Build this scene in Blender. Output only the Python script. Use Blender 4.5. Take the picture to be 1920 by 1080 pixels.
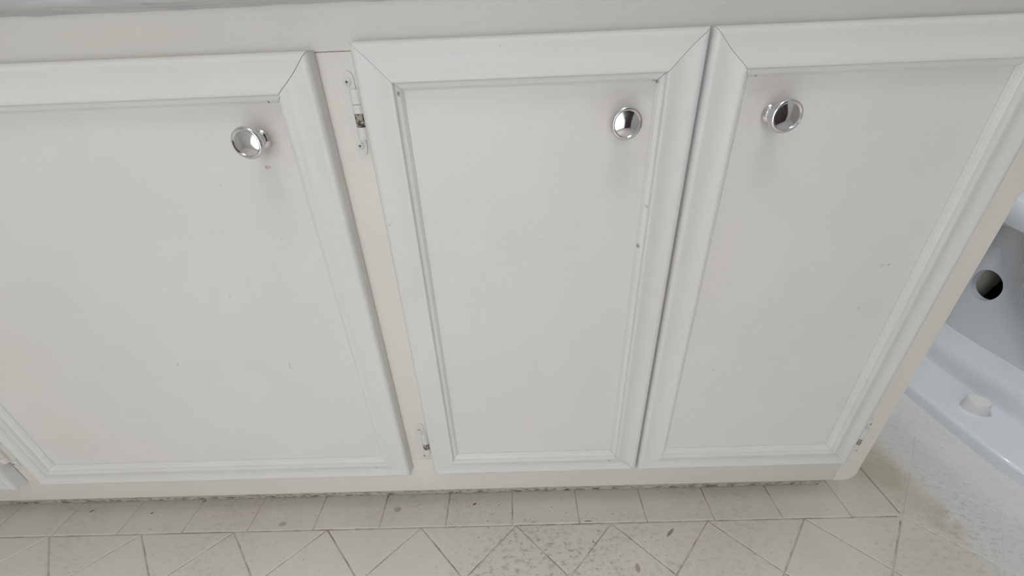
import bpy, bmesh, math, random
from mathutils import Vector, Matrix
random.seed(7)
for o in list(bpy.data.objects): bpy.data.objects.remove(o)
scene = bpy.context.scene
col = scene.collection

# ------------------------------------------------------------------ camera
cd = bpy.data.cameras.new('camera'); cam = bpy.data.objects.new('camera', cd); col.objects.link(cam)
R_ = Vector((0.999341, -0.002689, -0.036191)); U_ = Vector((0.032971, 0.48399, 0.874452)); F_ = Vector((-0.015165, 0.875069, -0.48376))
cam.matrix_world = Matrix(((R_.x, U_.x, -F_.x, 0.0), (R_.y, U_.y, -F_.y, -0.38767), (R_.z, U_.z, -F_.z, 0.6436), (0, 0, 0, 1)))
cd.sensor_fit = 'HORIZONTAL'; cd.sensor_width = 36.0; cd.lens = 36.0 * 748.16 / 1920.0; cd.clip_start = 0.01
scene.camera = cam

# ------------------------------------------------------------------ light
w = bpy.data.worlds.new('world'); scene.world = w; w.use_nodes = True
w.node_tree.nodes['Background'].inputs[0].default_value = (0.80, 0.88, 1.0, 1)
w.node_tree.nodes['Background'].inputs[1].default_value = 1.0
vs = scene.view_settings
vs.view_transform = 'Standard'; vs.look = 'None'; vs.gamma = 1; vs.use_curve_mapping = False
vs.exposure = 0.04
def area(name, loc, rot, sx, sy, power, colr):
    l = bpy.data.lights.new(name, 'AREA'); l.shape = 'RECTANGLE'; l.size = sx; l.size_y = sy; l.energy = power; l.color = colr
    o = bpy.data.objects.new(name, l); col.objects.link(o); o.location = loc; o.rotation_euler = rot
    return o
XL, XR, YB, YF, ZC = -1.75, 1.50, 0.62, -1.35, 2.40       # the room
FILL_WIN_POWER, FILL_CEIL_POWER = 4.3, 4.2
LX, LZ = 0.20, 1.88                                         # wall lamp over the vanity
FILL_WIN = (-0.52, 0.14, 0.08, 1.10)                            # unseen window added behind the camera for frontal light: x0, x1, z0, z1
area('window_fill_light', ((FILL_WIN[0]+FILL_WIN[1])/2, YF+0.02, (FILL_WIN[2]+FILL_WIN[3])/2), (math.radians(-90), 0, math.radians(180)), FILL_WIN[1]-FILL_WIN[0]-.06, FILL_WIN[3]-FILL_WIN[2]-.06, FILL_WIN_POWER, (0.96, 0.98, 1.0))  # fill light added at the unseen window to brighten the door fronts
area('ceiling_fill_light', (-0.05, -0.80, ZC-0.075), (0, 0, 0), 0.5, 0.5, FILL_CEIL_POWER, (1.0, 0.985, 0.96))  # overhead fill added under the unseen lamp, mostly for the floor
BULB_STRENGTH = 275.0                                       # the two bare bulbs of the wall lamp over the vanity

# ------------------------------------------------------------------ helpers
def tag(o, label=None, cat=None, group=None, kind=None):
    for k, v in (('label', label), ('category', cat), ('group', group), ('kind', kind)):
        if v: o[k] = v
    return o
def empty(name, loc=(0, 0, 0)):
    o = bpy.data.objects.new(name, None); col.objects.link(o); o.location = loc; o.empty_display_size = .05
    return o
def finish(name, bm, mat, parent=None, smooth=False, loc=None):
    bmesh.ops.recalc_face_normals(bm, faces=bm.faces)
    me = bpy.data.meshes.new(name); bm.to_mesh(me); bm.free()
    if smooth:
        for p in me.polygons: p.use_smooth = True
        me.set_sharp_from_angle(angle=math.radians(38))
    for m in (mat if isinstance(mat, (list, tuple)) else [mat]): me.materials.append(m)
    o = bpy.data.objects.new(name, me); col.objects.link(o)
    if loc: o.location = loc
    if parent: o.parent = parent
    return o
def share(src, name, parent, loc):
    o = bpy.data.objects.new(name, src.data); col.objects.link(o); o.parent = parent; o.location = loc
    return o
def add_box(bm, x0, x1, y0, y1, z0, z1, bev=0.0, seg=2):
    b = bmesh.new()
    bmesh.ops.create_cube(b, size=1)
    for v in b.verts:
        v.co = Vector(((x0+x1)/2 + v.co.x*(x1-x0), (y0+y1)/2 + v.co.y*(y1-y0), (z0+z1)/2 + v.co.z*(z1-z0)))
    if bev: bmesh.ops.bevel(b, geom=list(b.edges), offset=bev, segments=seg, affect='EDGES', profile=.5)
    merge(bm, b)
def merge(bm, b):
    me = bpy.data.meshes.new('tmp'); b.to_mesh(me); b.free(); bm.from_mesh(me); bpy.data.meshes.remove(me)
def box(name, x0, x1, y0, y1, z0, z1, mat, parent=None, bev=0.0, seg=2):
    bm = bmesh.new(); add_box(bm, x0, x1, y0, y1, z0, z1, bev, seg)
    return finish(name, bm, mat, parent, smooth=bev > 0)
def add_lathe(bm, prof, seg, fn):
    """prof: list of (r, h); fn maps (a, b, h) to a point (a, b across the axis)."""
    rings = []
    for r, h in prof:
        if r < 1e-6: rings.append([bm.verts.new(fn(0, 0, h))])
        else: rings.append([bm.verts.new(fn(r*math.cos(2*math.pi*i/seg), r*math.sin(2*math.pi*i/seg), h)) for i in range(seg)])
    for A, B in zip(rings, rings[1:]):
        for i in range(seg):
            j = (i+1) % seg
            if len(A) == 1 and len(B) == 1: continue
            if len(A) == 1: bm.faces.new((A[0], B[i], B[j]))
            elif len(B) == 1: bm.faces.new((A[i], A[j], B[0]))
            else: bm.faces.new((A[i], A[j], B[j], B[i]))
    if len(rings[0]) > 1: bm.faces.new(rings[0])
    if len(rings[-1]) > 1: bm.faces.new(rings[-1])
def add_prism(bm, poly, y0, y1, fn=lambda p, y: (p[0], y, p[1])):
    A = [bm.verts.new(fn(p, y0)) for p in poly]; B = [bm.verts.new(fn(p, y1)) for p in poly]
    n = len(poly)
    bm.faces.new(A); bm.faces.new(B)
    for i in range(n): bm.faces.new((A[i], A[(i+1) % n], B[(i+1) % n], B[i]))

# ------------------------------------------------------------------ materials
class N:
    def __init__(s, name):
        s.m = bpy.data.materials.new(name); s.m.use_nodes = True; s.t = s.m.node_tree; s.b = s.t.nodes['Principled BSDF']
        s.geo = None
    def pos(s):
        if not s.geo: s.geo = s.t.nodes.new('ShaderNodeNewGeometry')
        return s.geo.outputs['Position']
    def link(s, a, b): s.t.links.new(a, b)
    def mapping(s, scale=(1, 1, 1), rot=(0, 0, 0), loc=(0, 0, 0)):
        n = s.t.nodes.new('ShaderNodeMapping'); n.inputs['Scale'].default_value = scale; n.inputs['Rotation'].default_value = rot; n.inputs['Location'].default_value = loc
        s.link(s.pos(), n.inputs[0]); return n.outputs[0]
    def noise(s, scale, detail=3, rough=.55, vec=None, dist=0.0):
        n = s.t.nodes.new('ShaderNodeTexNoise'); n.inputs['Scale'].default_value = scale; n.inputs['Detail'].default_value = detail
        n.inputs['Roughness'].default_value = rough; n.inputs['Distortion'].default_value = dist
        s.link(vec if vec is not None else s.pos(), n.inputs['Vector']); return n.outputs['Fac']
    def ramp(s, fac, lo, hi):
        n = s.t.nodes.new('ShaderNodeMapRange'); n.interpolation_type = 'SMOOTHSTEP'; n.inputs[1].default_value = lo; n.inputs[2].default_value = hi
        s.link(fac, n.inputs[0]); return n.outputs[0]
    def math(s, op, a, b=None):
        n = s.t.nodes.new('ShaderNodeMath'); n.operation = op; n.use_clamp = op in ('MULTIPLY', 'ADD', 'MAXIMUM')
        for i, v in enumerate((a, b)):
            if v is None: continue
            if isinstance(v, (int, float)): n.inputs[i].default_value = v
            else: s.link(v, n.inputs[i])
        return n.outputs[0]
    def mix(s, fac, a, b):
        n = s.t.nodes.new('ShaderNodeMix'); n.data_type = 'RGBA'
        for i, v in ((0, fac), (6, a), (7, b)):
            if isinstance(v, (int, float)): n.inputs[i].default_value = v
            elif isinstance(v, tuple): n.inputs[i].default_value = (*v, 1)
            else: s.link(v, n.inputs[i])
        return n.outputs[2]
    def spot(s, c, r, soft=.35, rot=0.0):
        """soft-edged ellipse for wear and painted shade at world point c with radii r (0 = unlimited axis)"""
        n = s.t.nodes.new('ShaderNodeVectorMath'); n.operation = 'SUBTRACT'; s.link(s.pos(), n.inputs[0]); n.inputs[1].default_value = c
        v = n.outputs[0]
        if rot:
            q = s.t.nodes.new('ShaderNodeVectorRotate'); q.rotation_type = 'Z_AXIS'; q.inputs['Angle'].default_value = rot; s.link(v, q.inputs[0]); v = q.outputs[0]
        m = s.t.nodes.new('ShaderNodeVectorMath'); m.operation = 'MULTIPLY'; s.link(v, m.inputs[0]); m.inputs[1].default_value = tuple(0 if x == 0 else 1/x for x in r)
        l = s.t.nodes.new('ShaderNodeVectorMath'); l.operation = 'LENGTH'; s.link(m.outputs[0], l.inputs[0])
        return s.ramp(l.outputs['Value'], 1.0, 1.0-soft)
    def bump(s, h, strength, dist=.001):
        n = s.t.nodes.new('ShaderNodeBump'); n.inputs['Strength'].default_value = strength; n.inputs['Distance'].default_value = dist
        s.link(h, n.inputs['Height']); s.link(n.outputs[0], s.b.inputs['Normal'])
    def out(s, colr, rough, metal=0.0, spec=.5):
        if isinstance(colr, tuple): s.b.inputs['Base Color'].default_value = (*colr, 1)
        else: s.link(colr, s.b.inputs['Base Color'])
        if isinstance(rough, float): s.b.inputs['Roughness'].default_value = rough
        else: s.link(rough, s.b.inputs['Roughness'])
        s.b.inputs['Metallic'].default_value = metal; s.b.inputs['Specular IOR Level'].default_value = spec
        return s.m

def paint(name, base, knobs=(), brush='v', chips=()):
    n = N(name)
    a = n.noise(7, 4); c = n.mix(n.ramp(a, .35, .75), base, tuple(x*.965 for x in base))
    warm = n.noise(3.1, 2, vec=n.mapping(loc=(3, 1, 2)))
    c = n.mix(n.math('MULTIPLY', n.ramp(warm, .5, .72), .5), c, (base[0]*.99, base[1]*.965, base[2]*.94))
    for k, (p, r, amt, colr) in enumerate(knobs):
        f = n.math('MULTIPLY', n.math('MULTIPLY', n.spot(p, r, .95), n.ramp(n.noise(24, 3), .28, .62)), amt)
        c = n.mix(f, c, colr)
    for p, r, colr, rot in chips:
        c = n.mix(n.math('MULTIPLY', n.spot(p, r, .5), n.ramp(n.noise(520, 2), .32, .5)), c, colr)
    sp = n.ramp(n.noise(95, 2, .5), .755, .80)
    c = n.mix(n.math('MULTIPLY', sp, .45), c, (.30, .28, .24))
    sc = (260, 40, 9) if brush == 'v' else (9, 40, 260)
    h = n.noise(1.0, 3, .5, vec=n.mapping(scale=sc)); h2 = n.noise(38, 3)
    n.bump(n.math('ADD', n.math('MULTIPLY', h, .35), n.math('MULTIPLY', h2, .6)), .22, .0008)
    return n.out(c, .42, spec=.4)
WHITE = (.82, .805, .78)
CREAM = (.82, .795, .745)
smudge_shadow = (.66, .595, .545)  # warm dirt and the knobs' soft shadows, both painted on the panels
grey = (.55, .53, .49)
M_panel = paint('door_panel_paint', WHITE, knobs=[((-.218, -.008, .603), (.035, .05, .05), .38, smudge_shadow), ((.100, -.008, .612), (.055, .05, .045), .45, smudge_shadow),
    ((.222, -.008, .612), (.035, .05, .042), .5, smudge_shadow), ((-.16, -.008, .60), (.06, .05, .03), .2, smudge_shadow), ((.12, -.008, .56), (.03, .05, .09), .22, smudge_shadow)],
    chips=[((-.2285, -.008, .5705), (.0035, .02, .0022), (.50, .47, .40), 0)])
M_mould = paint('door_moulding_paint', (.815, .808, .79), chips=[((.1205, -.014, .6285), (.0042, .02, .0022), (.33, .32, .22), 0), ((.1195, -.014, .158), (.0035, .02, .0016), (.25, .24, .20), 0),
    ((-.2085, -.012, .6245), (.0012, .02, .0022), (.2, .19, .17), 0), ((-.0955, -.012, .6275), (.0014, .02, .0026), (.22, .21, .18), 0), ((.2045, -.012, .6285), (.0012, .02, .003), (.22, .21, .18), 0),
    ((.1235, -.012, .48), (.0016, .02, .003), (.36, .34, .30), 0), ((-.2085, -.012, .156), (.004, .02, .002), (.34, .33, .28), 0)])
M_frame = paint('face_frame_paint', CREAM, brush='h')
M_frame_v = paint('face_frame_stile_paint', CREAM)
M_hinge = paint('hinge_paint', (.79, .775, .735))
def raw_metal():
    n = N('chipped_hinge_metal'); f = n.ramp(n.noise(330, 3), .42, .56)
    return n.out(n.mix(f, (.055, .045, .038), (.42, .37, .32)), .5)
M_raw = raw_metal()
def simple(name, c, r, metal=0.0, var=.05, sc=9, spec=.5):
    n = N(name); f = n.noise(sc, 3)
    return n.out(n.mix(n.ramp(f, .3, .75), c, tuple(x*(1-var) for x in c)), r, metal, spec)
M_chrome = simple('polished_chrome', (.74, .74, .77), .09, 1.0, .03)
M_dark = simple('dark_cavity', (.02, .018, .016), .8)
M_wall = simple('wall_paint', (.74, .73, .70), .6)
M_wall_tan = simple('darkened_wall_paint', (.50, .47, .43), .6)  # unseen right wall darkened to cut bounce onto the right cabinet door
M_ceil = simple('ceiling_paint', (.80, .80, .78), .7)
M_wood = simple('dark_wood', (.055, .04, .032), .4, 0, .3, 14)
M_porc = simple('white_porcelain', (.765, .80, .845), .09, 0, .015)
M_cap = simple('white_plastic_cap', (.82, .82, .81), .35, 0, .02)
M_trim = simple('white_trim_paint', (.78, .78, .76), .4)
M_steel = simple('satin_steel', (.6, .6, .6), .3, 1.0)
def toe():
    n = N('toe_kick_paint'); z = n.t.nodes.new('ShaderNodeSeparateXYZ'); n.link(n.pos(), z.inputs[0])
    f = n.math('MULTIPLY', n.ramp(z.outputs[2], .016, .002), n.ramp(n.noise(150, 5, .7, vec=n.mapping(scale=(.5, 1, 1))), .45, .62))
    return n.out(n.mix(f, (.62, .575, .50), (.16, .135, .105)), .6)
M_toe = toe()
def floor_mat(name, grid):
    n = N(name)
    xyz = n.t.nodes.new('ShaderNodeSeparateXYZ'); n.link(n.pos(), xyz.inputs[0])
    base = (.83, .795, .74)
    c = n.mix(n.ramp(n.noise(5, 4), .3, .75), base, (.77, .73, .67))
    # lamp-lit floor beside the toilet, painted paler into the tiles
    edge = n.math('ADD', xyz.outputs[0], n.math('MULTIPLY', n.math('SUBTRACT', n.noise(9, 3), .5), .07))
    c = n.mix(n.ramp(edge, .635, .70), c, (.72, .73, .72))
    # cabinet's shadow on the floor by its corner, painted in beige
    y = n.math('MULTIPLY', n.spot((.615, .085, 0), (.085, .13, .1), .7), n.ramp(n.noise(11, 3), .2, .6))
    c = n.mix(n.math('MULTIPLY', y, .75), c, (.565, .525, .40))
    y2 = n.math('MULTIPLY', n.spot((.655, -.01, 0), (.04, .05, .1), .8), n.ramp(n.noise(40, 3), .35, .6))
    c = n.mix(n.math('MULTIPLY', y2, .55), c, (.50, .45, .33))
    # grime and scuffs
    zone = n.math('MAXIMUM', n.math('MAXIMUM', n.spot((.02, -.06, 0), (.36, .16, 1), .9), n.math('MULTIPLY', n.spot((.66, .0, 0), (.13, .16, 1), .9), .8)), .38)
    g = n.math('MULTIPLY', n.ramp(n.noise(85, 6, .72, vec=n.mapping(scale=(1, 1.7, 1), rot=(0, 0, .5))), .48, .66), n.ramp(n.noise(5, 2), .40, .60))
    c = n.mix(n.math('MULTIPLY', n.math('MULTIPLY', g, zone), .68), c, (.40, .35, .295))
    v1 = n.mapping(scale=(150, 420, 1), rot=(0, 0, .6)); s1 = n.ramp(n.noise(1, 2, .5, vec=v1), .68, .73)
    c = n.mix(n.math('MULTIPLY', n.math('MULTIPLY', n.math('MULTIPLY', s1, zone), n.ramp(n.noise(8, 2, vec=n.mapping(loc=(2, 5, 0))), .36, .54)), .8), c, (.17, .15, .125))
    s2 = n.ramp(n.noise(190, 1, .5), .715, .75)
    c = n.mix(n.math('MULTIPLY', n.math('MULTIPLY', n.math('MULTIPLY', s2, zone), n.ramp(n.noise(9, 2, vec=n.mapping(loc=(7, 1, 0))), .34, .52)), .8), c, (.13, .11, .09))
    for p, r, colr, rot in [((-.748, .031, 0), (.0045, .0018, .1), (.05, .045, .04), -.8), ((-.0855, .0262, 0), (.0045, .0022, .1), (.12, .09, .07), -.4), ((.1607, -.0774, 0), (.0045, .008, .1), (.42, .33, .27), .1),
        ((-.6375, .0243, 0), (.003, .002, .1), (.15, .13, .11), 0), ((-.56, .044, 0), (.004, .003, .1), (.14, .12, .10), 0), ((.225, -.028, 0), (.012, .003, .1), (.26, .21, .16), -.7), ((.10, -.0075, 0), (.008, .0012, .1), (.16, .14, .12), 0),
        ((-.215, .02, 0), (.008, .006, .1), (.47, .43, .38), 0), ((-.40, .0, 0), (.008, .005, .1), (.50, .46, .41), 0)]:
        c = n.mix(n.math('MULTIPLY', n.spot(p, r, .5, rot), .85), c, colr)
    if grid:
        br = n.t.nodes.new('ShaderNodeTexBrick'); br.offset = 0; br.inputs['Scale'].default_value = 1; br.inputs['Brick Width'].default_value = .108; br.inputs['Row Height'].default_value = .108
        br.inputs['Mortar Size'].default_value = .0012
        n.link(n.mapping(rot=(0, 0, math.radians(45))), br.inputs['Vector'])
        c = n.mix(n.math('MULTIPLY', br.outputs['Fac'], .5), c, (.40, .36, .31))
    n.bump(n.noise(70, 4), .2, .0008)
    return n.out(c, .5, spec=.4)
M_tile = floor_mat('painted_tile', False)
def grout():
    n = N('painted_grout'); f = n.ramp(n.noise(35, 4, .65), .42, .66)
    n.bump(n.noise(160, 3), .4, .001)
    x = n.t.nodes.new('ShaderNodeSeparateXYZ'); n.link(n.pos(), x.inputs[0])
    c = n.mix(f, (.70, .66, .60), (.40, .35, .29))
    return n.out(n.mix(n.math('MULTIPLY', n.ramp(x.outputs[0], .58, .68), .85), c, (.70, .70, .68)), .7)  # joints whitened too, matching the painted lit zone
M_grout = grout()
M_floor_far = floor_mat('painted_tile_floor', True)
def marble():
    n = N('grey_painted_counter'); v = n.mapping(scale=(5, 30, 40), rot=(0, .12, 0)); f = n.ramp(n.noise(1, 5, .6, vec=v, dist=.6), .34, .66)
    c = n.mix(f, (.66, .67, .66), (.50, .50, .51)); e = n.ramp(n.noise(30, 3, vec=n.mapping(scale=(.4, 1, 1))), .62, .70)
    return n.out(n.mix(n.math('MULTIPLY', e, .6), c, (.22, .22, .24)), .35)
M_counter = marble()
def glass():
    n = N('added_window_glass'); n.out((.95, .97, 1.0), .05); n.b.inputs['Transmission Weight'].default_value = 1.0; n.b.inputs['IOR'].default_value = 1.05
    return n.m
M_glass = glass()

# ------------------------------------------------------------------ setting: floor with tiles
S = .108; H = S*math.sqrt(2); YL = -.01075; X0 = -.0921; XJ = -.0214; XE = .595
fl = tag(box('floor', XL-.1, XR+.1, YF-.1, YB+.1, -.06, -.0013, M_grout), kind='structure')
GAP = .0009
def clip(poly, a, b, c):
    """keep a*x + b*y <= c"""
    out = []
    for i, p in enumerate(poly):
        q = poly[(i+1) % len(poly)]; dp = a*p[0]+b*p[1]-c; dq = a*q[0]+b*q[1]-c
        if dp <= 0: out.append(p)
        if (dp < 0 < dq) or (dq < 0 < dp):
            t = dp/(dp-dq); out.append((p[0]+t*(q[0]-p[0]), p[1]+t*(q[1]-p[1])))
    return out
def inset(poly, d):
    n = len(poly); L = []
    for i in range(n):
        p, q = poly[i], poly[(i+1) % n]; ex, ey = q[0]-p[0], q[1]-p[1]; l = math.hypot(ex, ey)
        L.append((p[0]-ey/l*d, p[1]+ex/l*d, ex/l, ey/l))
    out = []
    for i in range(n):
        a, b = L[i-1], L[i]; den = a[2]*b[3]-a[3]*b[2]
        if abs(den) < 1e-9: out.append((b[0], b[1])); continue
        t = ((b[0]-a[0])*b[3]-(b[1]-a[1])*b[2])/den; out.append((a[0]+a[2]*t, a[1]+a[3]*t))
    return out
def area2(p): return sum(p[i][0]*p[(i+1) % len(p)][1]-p[(i+1) % len(p)][0]*p[i][1] for i in range(len(p)))/2
cache = {}
def tile(poly):
    cl = []
    for p in poly:
        if not cl or math.hypot(p[0]-cl[-1][0], p[1]-cl[-1][1]) > 1e-4: cl.append(p)
    if len(cl) > 1 and math.hypot(cl[0][0]-cl[-1][0], cl[0][1]-cl[-1][1]) < 1e-4: cl.pop()
    if len(cl) < 3 or area2(cl) < 1.5e-4: return
    cx = sum(p[0] for p in cl)/len(cl); cy = sum(p[1] for p in cl)/len(cl)
    key = tuple((round(p[0]-cx, 4), round(p[1]-cy, 4)) for p in cl)
    key = tuple(sorted(key))
    tz = random.uniform(-.00025, .00025)
    if key in cache: share(cache[key], 'tile', fl, (cx, cy, tz)); return
    loc = [(p[0]-cx, p[1]-cy) for p in cl]
    bm = bmesh.new(); rings = []
    for d, z in ((GAP, -.006), (GAP, -.0011), (GAP+.0004, -.0004), (GAP+.0012, 0)):
        rings.append([bm.verts.new((p[0], p[1], z)) for p in inset(loc, d)])
    n = len(loc)
    for A, B in zip(rings, rings[1:]):
        for i in range(n): bm.faces.new((A[i], A[(i+1) % n], B[(i+1) % n], B[i]))
    bm.faces.new(rings[-1]); bm.faces.new(rings[0])
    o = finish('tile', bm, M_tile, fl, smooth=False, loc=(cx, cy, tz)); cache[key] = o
YT = -.40                                                    # diagonal tiles built up to here, the plain painted floor goes on beyond
for k in range(-12, 6):                                      # border row along the cabinet
    x0 = XJ+k*S; x1 = min(x0+S, XE)
    if x0 < XL or x1 <= x0: continue
    tile([(x0, YL), (x1, YL), (x1, YL+S), (x0, YL+S)])
for k in range(1, 6):                                        # the border turns the corner along the cabinet side
    y0 = YL+k*S; y1 = min(y0+S, YB)
    if y1-y0 > .02: tile([(XE-S, y0), (XE, y0), (XE, y1), (XE-S, y1)])
h2 = H/2
for i in range(-24, 24):
    for j in range(-8, 12):
        if (i+j) % 2: continue
        cx = X0+i*h2; cy = YL+j*h2
        d = [(cx, cy-h2), (cx+h2, cy), (cx, cy+h2), (cx-h2, cy)]
        if cx+h2 < -1.35 or cx-h2 > XR or cy-h2 > YB or cy+h2 < YT: continue
        d = clip(clip(clip(clip(d, 1, 0, XR), 0, -1, -YT), 0, 1, YB), -1, 0, 1.35)
        if not d: continue
        lo = clip(d, 0, 1, YL)
        if j == 0 and cx+h2 <= XE+.08 or (lo and cx < XE-.02 and cy-h2 < YL-1e-4 and cy+h2 > YL+1e-4):
            if lo: tile(lo)
            up = clip(clip(d, 0, -1, -YL), -1, 0, -XE)
            if up: tile(up)
        elif cy >= YL+h2-1e-4:
            up = clip(d, -1, 0, -XE)
            if up: tile(up)
        else: tile(d)
bm = bmesh.new(); add_box(bm, XL, XR, YF, YT-.001, -.01, 0)
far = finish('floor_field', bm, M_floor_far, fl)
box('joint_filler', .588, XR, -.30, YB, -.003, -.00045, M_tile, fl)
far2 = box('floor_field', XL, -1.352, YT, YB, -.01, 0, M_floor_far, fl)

# ------------------------------------------------------------------ walls, ceiling, added window and dark door (behind and beside the camera)
tag(box('wall_back', XL-.1, XR+.1, YB, YB+.1, 0, ZC, M_wall), kind='structure')
tag(box('wall_left', XL-.1, XL, YF, YB, 0, ZC, M_wall), kind='structure')
tag(box('wall_right', XR, XR+.1, YF, YB, 0, ZC, M_wall_tan), kind='structure')
tag(box('ceiling', XL-.1, XR+.1, YF-.1, YB+.1, ZC, ZC+.1, M_ceil), kind='structure')
DX0, DX1, DZ = .22, .92, 2.03
bm = bmesh.new(); a, b, c, d = FILL_WIN
for r in ((XL-.1, a, 0, ZC), (a, b, 0, c), (a, b, d, ZC), (b, DX0, 0, ZC), (DX0, DX1, DZ, ZC), (DX1, XR+.1, 0, ZC)):
    add_box(bm, r[0], r[1], YF-.1, YF, r[2], r[3])
tag(finish('wall_front', bm, M_wall), kind='structure')
wn = tag(empty('added_window', ((a+b)/2, YF, c)), kind='structure')  # unseen window, added to go with the frontal fill
def wpart(n, *v):
    o = box(n, v[0], v[1], v[2], v[3], v[4], v[5], v[6], None, .003); o.parent = wn; o.matrix_parent_inverse = Matrix.Translation(-Vector(wn.location)); return o
wpart('added_window_frame', a, b, YF-.09, YF-.04, c, c+.04, M_trim); wpart('added_window_frame', a, b, YF-.09, YF-.04, d-.04, d, M_trim)
wpart('added_window_frame', a, a+.04, YF-.09, YF-.04, c+.04, d-.04, M_trim); wpart('added_window_frame', b-.04, b, YF-.09, YF-.04, c+.04, d-.04, M_trim)
wpart('added_window_frame', (a+b)/2-.015, (a+b)/2+.015, YF-.09, YF-.04, c+.04, d-.04, M_trim)
wpart('pane', a+.04, (a+b)/2-.015, YF-.07, YF-.065, c+.04, d-.04, M_glass); wpart('pane', (a+b)/2+.015, b-.04, YF-.07, YF-.065, c+.04, d-.04, M_glass)
dr = tag(box('added_dark_door', DX0+.003, DX1-.003, YF-.06, YF-.02, .004, DZ-.003, M_wood, None, .002), kind='structure')  # unseen dark door, added to darken the knob reflections
for x0, x1, z0, z1 in ((DX0+.10, DX0+.36, .2, .95), (DX1-.36, DX1-.10, .2, .95), (DX0+.10, DX0+.36, 1.1, 1.85), (DX1-.36, DX1-.10, 1.1, 1.85)):
    box('panel', x0, x1, YF-.025, YF-.012, z0, z1, M_wood, dr, .006)
bm = bmesh.new(); add_lathe(bm, [(.026, 0), (.026, .006), (.010, .010), (.010, .030), (.024, .038), (.027, .052), (.020, .062), (0, .064)], 24, lambda p, q, h: (DX0+.065+p, YF-.02+h, .98+q))
finish('door_knob', bm, M_steel, dr, True)
tag(box('trim_1', XL, -1.25, YB-.014, YB, 0, .09, M_trim, None, .003), kind='structure')
tag(box('baseboard_back', .52, XR, YB-.014, YB, 0.0005, .09, M_trim, None, .003), kind='structure')
tag(box('baseboard_right', XR-.014, XR, YF, YB-.016, 0.0005, .09, M_trim, None, .003), kind='structure')
# unseen ceiling lamp, added as soft fill from above
M_lamp = N('fill_lamp_diffuser'); M_lamp.out((.9, .9, .88), .6); M_lamp.b.inputs['Emission Color'].default_value = (1, .985, .96, 1); M_lamp.b.inputs['Emission Strength'].default_value = 2.0; M_lamp = M_lamp.m
cl = tag(empty('added_ceiling_lamp', (-.05, -.80, ZC)), 'unseen square ceiling lamp with white diffuser, added for fill light', 'lamp')
bm = bmesh.new(); add_box(bm, -.28, .28, -.28, .28, -.03, -.0005, .004); finish('fill_lamp_base', bm, M_trim, cl, True)
bm = bmesh.new(); add_box(bm, -.26, .26, -.26, .26, -.07, -.03, .012, 3); finish('diffuser', bm, M_lamp, cl, True)
# wall lamp over the vanity
M_bulb = N('lit_bulb'); M_bulb.out((.9, .9, .9), .5); M_bulb.b.inputs['Emission Color'].default_value = (.93, .965, 1.0, 1); M_bulb.b.inputs['Emission Strength'].default_value = BULB_STRENGTH; M_bulb = M_bulb.m
lp = tag(empty('wall_lamp', (LX, YB, LZ)), 'chrome wall lamp with two bare bulbs above the vanity', 'lamp')
bm = bmesh.new(); add_box(bm, -.14, .14, -.022, -.0005, -.04, .04, .006, 3); finish('back_plate', bm, M_chrome, lp, True)
for dx in (-.07, .07):
    bm = bmesh.new(); add_lathe(bm, [(.022, .02), (.022, .028), (.016, .034), (.016, .062), (.013, .066)], 24, lambda p, q, h: (dx+p, -h, q)); so = finish('socket', bm, M_trim, lp, True)
    bm = bmesh.new(); add_lathe(bm, [(.012, .0665), (.014, .074), (.022, .086), (.029, .100), (.030, .112), (.026, .126), (.016, .137), (0, .141)], 24, lambda p, q, h: (dx+p, -h, q)); finish('bulb', bm, M_bulb, so, True)

# ------------------------------------------------------------------ vanity cabinet
CB = .078; CT = .6948; XC = .4978; XW = -1.25
vc = tag(empty('vanity_cabinet', (0, 0, 0)), 'long white painted vanity cabinet with framed doors, chrome knobs and a recessed toe kick', 'cabinet')
YD = .60
bm = bmesh.new()                                             # carcass: sides, bottom, back
add_box(bm, XC-.018, XC, .0185, YD, CB+.004, CT); add_box(bm, XW, XW+.018, .0185, YD, CB, CT); add_box(bm, XW+.018, XC-.018, .0185, YD, CB, CB+.018); add_box(bm, XW+.018, XC-.018, YD-.012, YD, CB+.018, CT)
finish('carcass', bm, M_frame_v, vc)
D0R, D1L, D1R, D2L, D2R, D3L, D3R = -.7480, -.7070, -.1634, -.1290, .1590, .1613, .4558
ZT1, ZT2, ZB = .6613, .6664, .1340
box('top_rail', XW, XC, 0, .018, .6605, CT, M_frame, vc, .0007, 1)
box('bottom_rail', XW, XC-.03, 0, .018, CB, .150, M_frame, vc, .0012, 2)
for x0, x1 in ((XW, XW+.05), (-.765, -.685), (-.185, -.105)):
    box('stile', x0, x1, 0, .018, .1503, .6602, M_frame_v, vc, .0005, 1)
poly = [(.435, .6602), (.435, .1503), (XC-.0302, .1503), (XC-.0302, CB)]   # right stile, lower corner worn round
for i in range(9):
    t = -math.pi/2+math.pi/2*i/8; poly.append((XC-.016+.016*math.cos(t), CB+.014+.014*math.sin(t)))
poly.append((XC, .6602))
bm = bmesh.new(); add_prism(bm, poly, 0, .018); finish('stile', bm, M_frame_v, vc)
box('toe_kick', XW, XC+.006, .0459, .062, 0.0004, CB, M_toe, vc, .001, 1)
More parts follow.
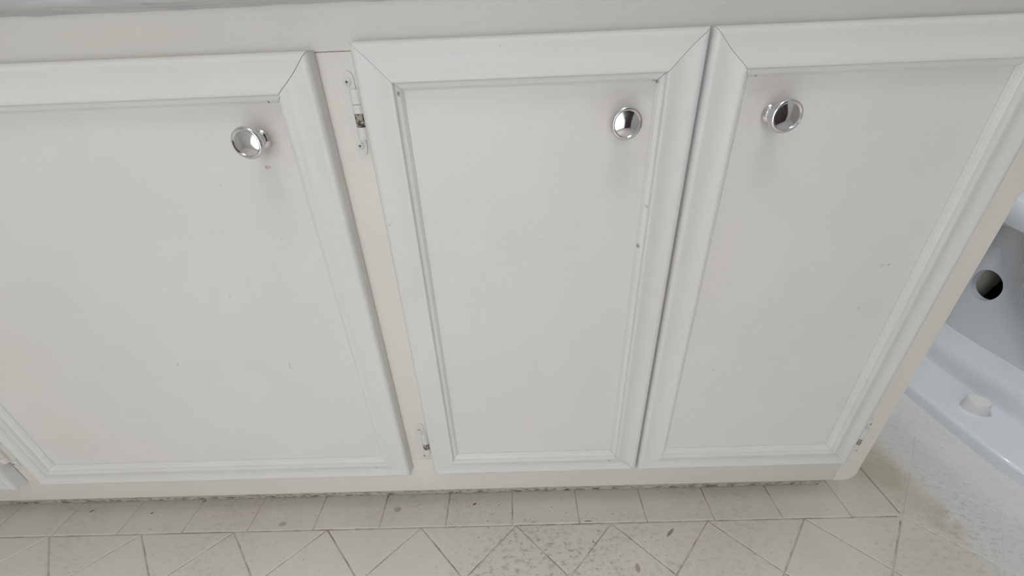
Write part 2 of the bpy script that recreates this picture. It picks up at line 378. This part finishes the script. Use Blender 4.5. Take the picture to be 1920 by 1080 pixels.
# doors
PROF = [(0, 0), (0, 11.0), (.5, 13.2), (1.8, 14.9), (3.8, 15.8), (6.0, 15.6), (9, 15.0), (13, 14.5), (17, 14.6), (21, 15.4), (24.5, 16.7), (27, 17.6), (29, 18.0), (30.4, 17.5), (31.1, 16.2), (31.5, 13.6), (32.4, 12.9), (34.0, 12.6), (35.1, 11.9), (35.8, 10.2), (37, 9.3), (37, 0)]
PROF = [(u/1000, h/1000) for u, h in PROF]
UW = .037; PT = .0085
def make_door(x0, x1, z0, z1, label, cr=(1, 1, 1, 1)):
    d = box('door', x0+UW-.0004, x1-UW+.0004, -PT, -.0006, z0+UW-.0004, z1-UW+.0004, M_panel, vc, 0)
    d['label'] = label
    gTL, gTR, gBL, gBR = [.00012*q for q in cr]
    def piece(fn):
        bm = bmesh.new(); A = [bm.verts.new(fn(u, h, 0)) for u, h in PROF]; B = [bm.verts.new(fn(u, h, 1)) for u, h in PROF]; n = len(PROF)
        bm.faces.new(A); bm.faces.new(B)
        for i in range(n): bm.faces.new((A[i], A[(i+1) % n], B[(i+1) % n], B[i]))
        finish('moulding', bm, M_mould, d, True)
    piece(lambda u, h, e: ((x0+u+gTL) if e == 0 else (x1-u-gTR), -h-.0006, z1-u))
    piece(lambda u, h, e: ((x0+u+gBL) if e == 0 else (x1-u-gBR), -h-.0006, z0+u))
    piece(lambda u, h, e: (x0+u, -h-.0006, (z0+u+gBL) if e == 0 else (z1-u-gTL)))
    piece(lambda u, h, e: (x1-u, -h-.0006, (z0+u+gBR) if e == 0 else (z1-u-gTR)))
    return d
d0 = make_door(D0R-.44, D0R, ZB-.010, ZT1, 'leftmost cabinet door, only its lower corner in view')
d1 = make_door(D1L, D1R, ZB-.001, ZT1, 'wide left door', (1, 2.6, .3, .8))
d2 = make_door(D2L, D2R, ZB, ZT2, 'narrow middle door', (1.2, 2, .3, 2.6))
d3 = make_door(D3L, D3R, ZB, ZT2, 'right door at the cabinet end', (1.8, 1, .6, 1.2))
# knobs
KP = [(.0088, 0), (.0090, .0012), (.0082, .0024), (.0060, .0036), (.0052, .0065), (.0054, .0110), (.0072, .0148), (.0110, .0172), (.0129, .0186), (.0135, .0204), (.0133, .0221), (.0124, .0233), (.0113, .0236), (.0105, .0231), (.0100, .0226), (.0070, .0233), (.0036, .0240), (0, .0244)]
first = None
for d, x, z in ((d1, -.2262, .5952), (d2, .0950, .5990), (d3, .2268, .5998), (d0, D0R-.37, .595)):
    if first is None:
        bm = bmesh.new(); add_lathe(bm, KP, 40, lambda p, q, h: (p, -h, q)); first = finish('knob', bm, M_chrome, d, True, (x, -PT, z)); o = first
    else: o = share(first, 'knob', d, (x, -PT, z))
    o['label'] = 'round chrome knob'
# hinges
def make_hinge(x, z, m, chipped, square=False):
    """x: centre of barrel, m=+1 door to the right of the hinge; z: centre height"""
    L = .035
    out = []
    if square: out = [(-.0095, -L), (.004, -L), (.004, L), (-.0095, L)]
    else:
        for px, pz in ((.004, -L+.006), (.002, -L+.001), (-.001, -L), (-.0045, -L+.0015), (-.0072, -L+.006), (-.0074, -L+.0105), (-.0058, -L+.014), (-.0082, -.018), (-.0085, 0)): out.append((px, pz))
        out += [(px, -pz) for px, pz in reversed(out[:-1])]
    bm = bmesh.new(); add_prism(bm, [(x+m*px, z+pz) for px, pz in out], -.0016, -.0001)
    hg = finish('hinge', bm, M_hinge, vc); hg['label'] = 'painted-over surface hinge'
    bx = x+m*.0040
    def barrel(z0, z1, r, mat, name='hinge_knuckle'):
        bm = bmesh.new(); add_lathe(bm, [(r*.94, z0), (r, z0+.0003), (r, z1-.0003), (r*.94, z1)], 20, lambda p, q, h: (bx+p, -.0030+q, h)); return finish(name, bm, mat, hg, True)
    barrel(z+.0085, z+.0205, .0052, M_hinge); barrel(z-.0205, z-.0100, .0052, M_hinge)
    barrel(z+.0011, z+.0083, .0051, M_hinge); o = barrel(z-.0098, z+.0011, .0048, M_raw if chipped else M_hinge)
    if chipped: o['label'] = 'knuckle with the paint chipped off to dark metal'
    for s in (-1, 1):
        bm = bmesh.new(); sx, sz = x-m*.0018, z+s*.0262
        add_lathe(bm, [(.0034, .0014), (.0034, .0020), (.0026, .0030), (.0012, .0034), (0, .0034)], 18, lambda p, q, h: (sx+p, -h, sz+q))
        sc = finish('screw', bm, M_hinge, hg, True)
        bm = bmesh.new(); add_box(bm, sx-.0014, sx+.0014, -.0036, -.0028, sz-.0003, sz+.0003); add_box(bm, sx-.0003, sx+.0003, -.0036, -.0028, sz-.0014, sz+.0014)
        finish('screw', bm, M_dark, hg)
    return hg
make_hinge(D2L-.0100, .6115, 1, True)
make_hinge(D2L-.0110, .1880, 1, True)
make_hinge(D3R+.0160, .1750, -1, True); make_hinge(D3R+.0110, .6115, -1, True)
make_hinge(D0R+.0075, .1930, -1, False); make_hinge(D0R+.0075, .6115, -1, False)

# ------------------------------------------------------------------ countertop
ct = tag(empty('countertop', (0, 0, CT)), 'grey marbled countertop with rough painted edge on top of the vanity', 'countertop')
bm = bmesh.new(); add_box(bm, XW-.005, XC+.012, -.022, YB-.002, .0004, .034, .004, 3); finish('slab', bm, M_counter, ct, True)
bm = bmesh.new()                                             # lumpy bead of old caulk under the edge
segs = 90; xs = [XW+(XC-XW)*i/segs for i in range(segs+1)]; pr = None
for x in xs:
    r = .0012+.0012*random.random(); zz = .0004
    ring = [bm.verts.new((x, -.0001, zz)), bm.verts.new((x, -.0001, zz-r)), bm.verts.new((x, -.0001-r*.8, zz-r*.6)), bm.verts.new((x, -.0001-r*1.5, zz))]
    if pr:
        for i in range(4): bm.faces.new((pr[i], pr[(i+1) % 4], ring[(i+1) % 4], ring[i]))
    else: bm.faces.new(ring)
    pr = ring
bm.faces.new(pr); finish('caulk_bead', bm, M_counter, ct, True)

# ------------------------------------------------------------------ toilet
AX = 1.060
tl = tag(empty('toilet', (AX, .2, 0)), 'glossy white porcelain toilet beside the vanity, round hole in its pedestal', 'toilet')
YC = .20
def lerp(tab, z):
    if z <= tab[0][0]: return tab[0][1:]
    for A, B in zip(tab, tab[1:]):
        if z <= B[0]:
            t = (z-A[0])/(B[0]-A[0]); return tuple(p+(q-p)*t for p, q in zip(A[1:], B[1:]))
    return tab[-1][1:]
def sup(th, wx, yf, yb, n):
    c, s = math.cos(th), math.sin(th); ly = yb if s > 0 else yf
    return (abs(c/wx)**n+abs(s/ly)**n)**(-1/n)
# foot / pedestal: z -> half width, front length, back length, exponent
PED = [(0, .238, .205, .235, 6), (.018, .237, .204, .234, 6), (.0225, .233, .200, .231, 6), (.0245, .226, .194, .227, 6), (.0250, .134, .156, .223, 6), (.0256, .131, .152, .222, 6), (.030, .128, .149, .221, 6), (.045, .125, .146, .220, 5.6), (.060, .120, .140, .219, 5.2), (.071, .109, .128, .218, 5), (.079, .094, .112, .217, 5), (.088, .079, .099, .216, 5), (.20, .077, .09, .212, 5), (.26, .079, .09, .212, 5), (.30, .088, .10, .21, 4), (.335, .115, .13, .20, 3), (.352, .135, .16, .20, 2.6)]
BOWL = [(0, .001, .001, .001, 2), (.05, .02, .12, .001, 2), (.085, .070, .16, .012, 2), (.12, .092, .19, .030, 2), (.16, .106, .22, .055, 2), (.20, .120, .245, .085, 2), (.24, .135, .27, .11, 2), (.28, .145, .285, .13, 2), (.32, .150, .30, .150, 2), (.352, .155, .31, .165, 2)]
def ring(z, NS):
    pw = lerp(PED, z); bw = lerp(BOWL, z); out = []
    for i in range(NS):
        th = 2*math.pi*i/NS
        rp = sup(th, *pw); rb = sup(th, *bw); k = .008
        r = max(rp, rb)+k*math.exp(-abs(rp-rb)/k)*.5
        out.append((r*math.cos(th), r*math.sin(th), z))
    return out
NS = 112
zs = [0, .010, .018, .0225, .0245, .0250, .0256, .0275, .030, .037, .045, .053, .060, .066, .071, .0745, .079, .0835, .088, .095, .11, .13, .15, .17, .19, .21, .23, .25, .27, .285, .30, .315, .33, .342, .352]
bm = bmesh.new(); rs = [[bm.verts.new(p) for p in ring(z, NS)] for z in zs]
for A, B in zip(rs, rs[1:]):
    for i in range(NS): bm.faces.new((A[i], A[(i+1) % NS], B[(i+1) % NS], B[i]))
bm.faces.new(rs[0]); bm.faces.new(rs[-1])
body = finish('pedestal', bm, M_porc, tl, True)
# the hollow inside and the round access hole in the left side
HY, HZ = .149, .2055
bm = bmesh.new(); add_lathe(bm, [(.0325, -.150), (.0325, -.020)], 48, lambda p, q, h: (h, HY+p, HZ+q)); cut1 = finish('cut', bm, M_dark)
bm = bmesh.new(); add_box(bm, -.058, .058, .02, .195, .105, .270, .012, 3); cut2 = finish('cut', bm, M_dark)
for c_ in (cut1, cut2): c_.location = tl.location
for c_ in (cut2, cut1):
    m = body.modifiers.new('b', 'BOOLEAN'); m.operation = 'DIFFERENCE'; m.solver = 'EXACT'; m.object = c_
bpy.context.view_layer.update()
dg = bpy.context.evaluated_depsgraph_get(); me = bpy.data.meshes.new_from_object(body.evaluated_get(dg)); body.modifiers.clear(); body.data = me
me.materials.clear(); me.materials.append(M_porc); me.materials.append(M_dark)
for p in me.polygons:
    c_ = p.center
    p.material_index = 1 if (abs(c_.x) < .0585 and .015 < c_.y < .20 and .10 < c_.z < .275) else 0  # inner faces of the hollow coloured near black to stand for shade
    p.use_smooth = True
me.set_sharp_from_angle(angle=math.radians(40))
for c_ in (cut1, cut2): bpy.data.objects.remove(c_)
bm = bmesh.new()                                             # slanting web of unglazed clay seen through the hole
pl = [(-.0575, .112), (-.047, .112), (.020, .262), (-.0575, .262)]
add_prism(bm, pl, .178, .185); finish('inner_web', bm, simple('unglazed_porcelain', (.62, .59, .52), .8), tl)
# rim
def egg(th, wx, yf, yb): return sup(th, wx, yf, yb, 2.15)
bm = bmesh.new(); prof = [(-.03, .352), (-.012, .357), (.005, .3585), (.008, .361), (.009, .375), (.007, .392), (.001, .400), (-.010, .402), (-.030, .402), (-.040, .398), (-.046, .388), (-.048, .365), (-.060, .30), (-.095, .22), (-.13, .17)]
rs = []
for o_, z in prof:
    rs.append([])
    for i in range(96):
        th = 2*math.pi*i/96; r = egg(th, .180, .33, .200); r = max(.01, r+o_*(1 if o_ > -.05 else r/.18)); rs[-1].append(bm.verts.new((r*math.cos(th), r*math.sin(th), z)))
for A, B in zip(rs, rs[1:]):
    for i in range(96): bm.faces.new((A[i], A[(i+1) % 96], B[(i+1) % 96], B[i]))
bm.faces.new(rs[-1])
finish('rim', bm, M_porc, tl, True)
# neck and tank
bm = bmesh.new(); add_box(bm, -.11, .11, .13, .385, .335, .385, .015, 3); finish('tank_shelf', bm, M_porc, tl, True)
bm = bmesh.new(); add_box(bm, -.215, .215, .232, .402, .386, .72, .025, 4); finish('tank', bm, M_porc, tl, True)
bm = bmesh.new(); add_box(bm, -.225, .225, .222, .410, .721, .755, .010, 3); finish('tank_lid', bm, M_porc, tl, True)
bm = bmesh.new(); add_box(bm, -.17, -.15, .212, .2315, .655, .675, .004); add_box(bm, -.17, -.10, .205, .212, .659, .671, .003); finish('flush_lever', bm, M_chrome, tl, True)
# bolt caps
def cap(x, y):
    bm = bmesh.new(); add_lathe(bm, [(.0196, .0), (.0195, .0022), (.0190, .0030), (.0188, .008), (.0182, .016), (.0168, .0225), (.0155, .0240), (.0060, .0246), (0, .0247)], 32, lambda p, q, h: (p, q, h))
    return finish('bolt_cap', bm, M_cap, tl, True, (x, y, .0247))
cap(-.175, -.020); cap(.175, -.020)
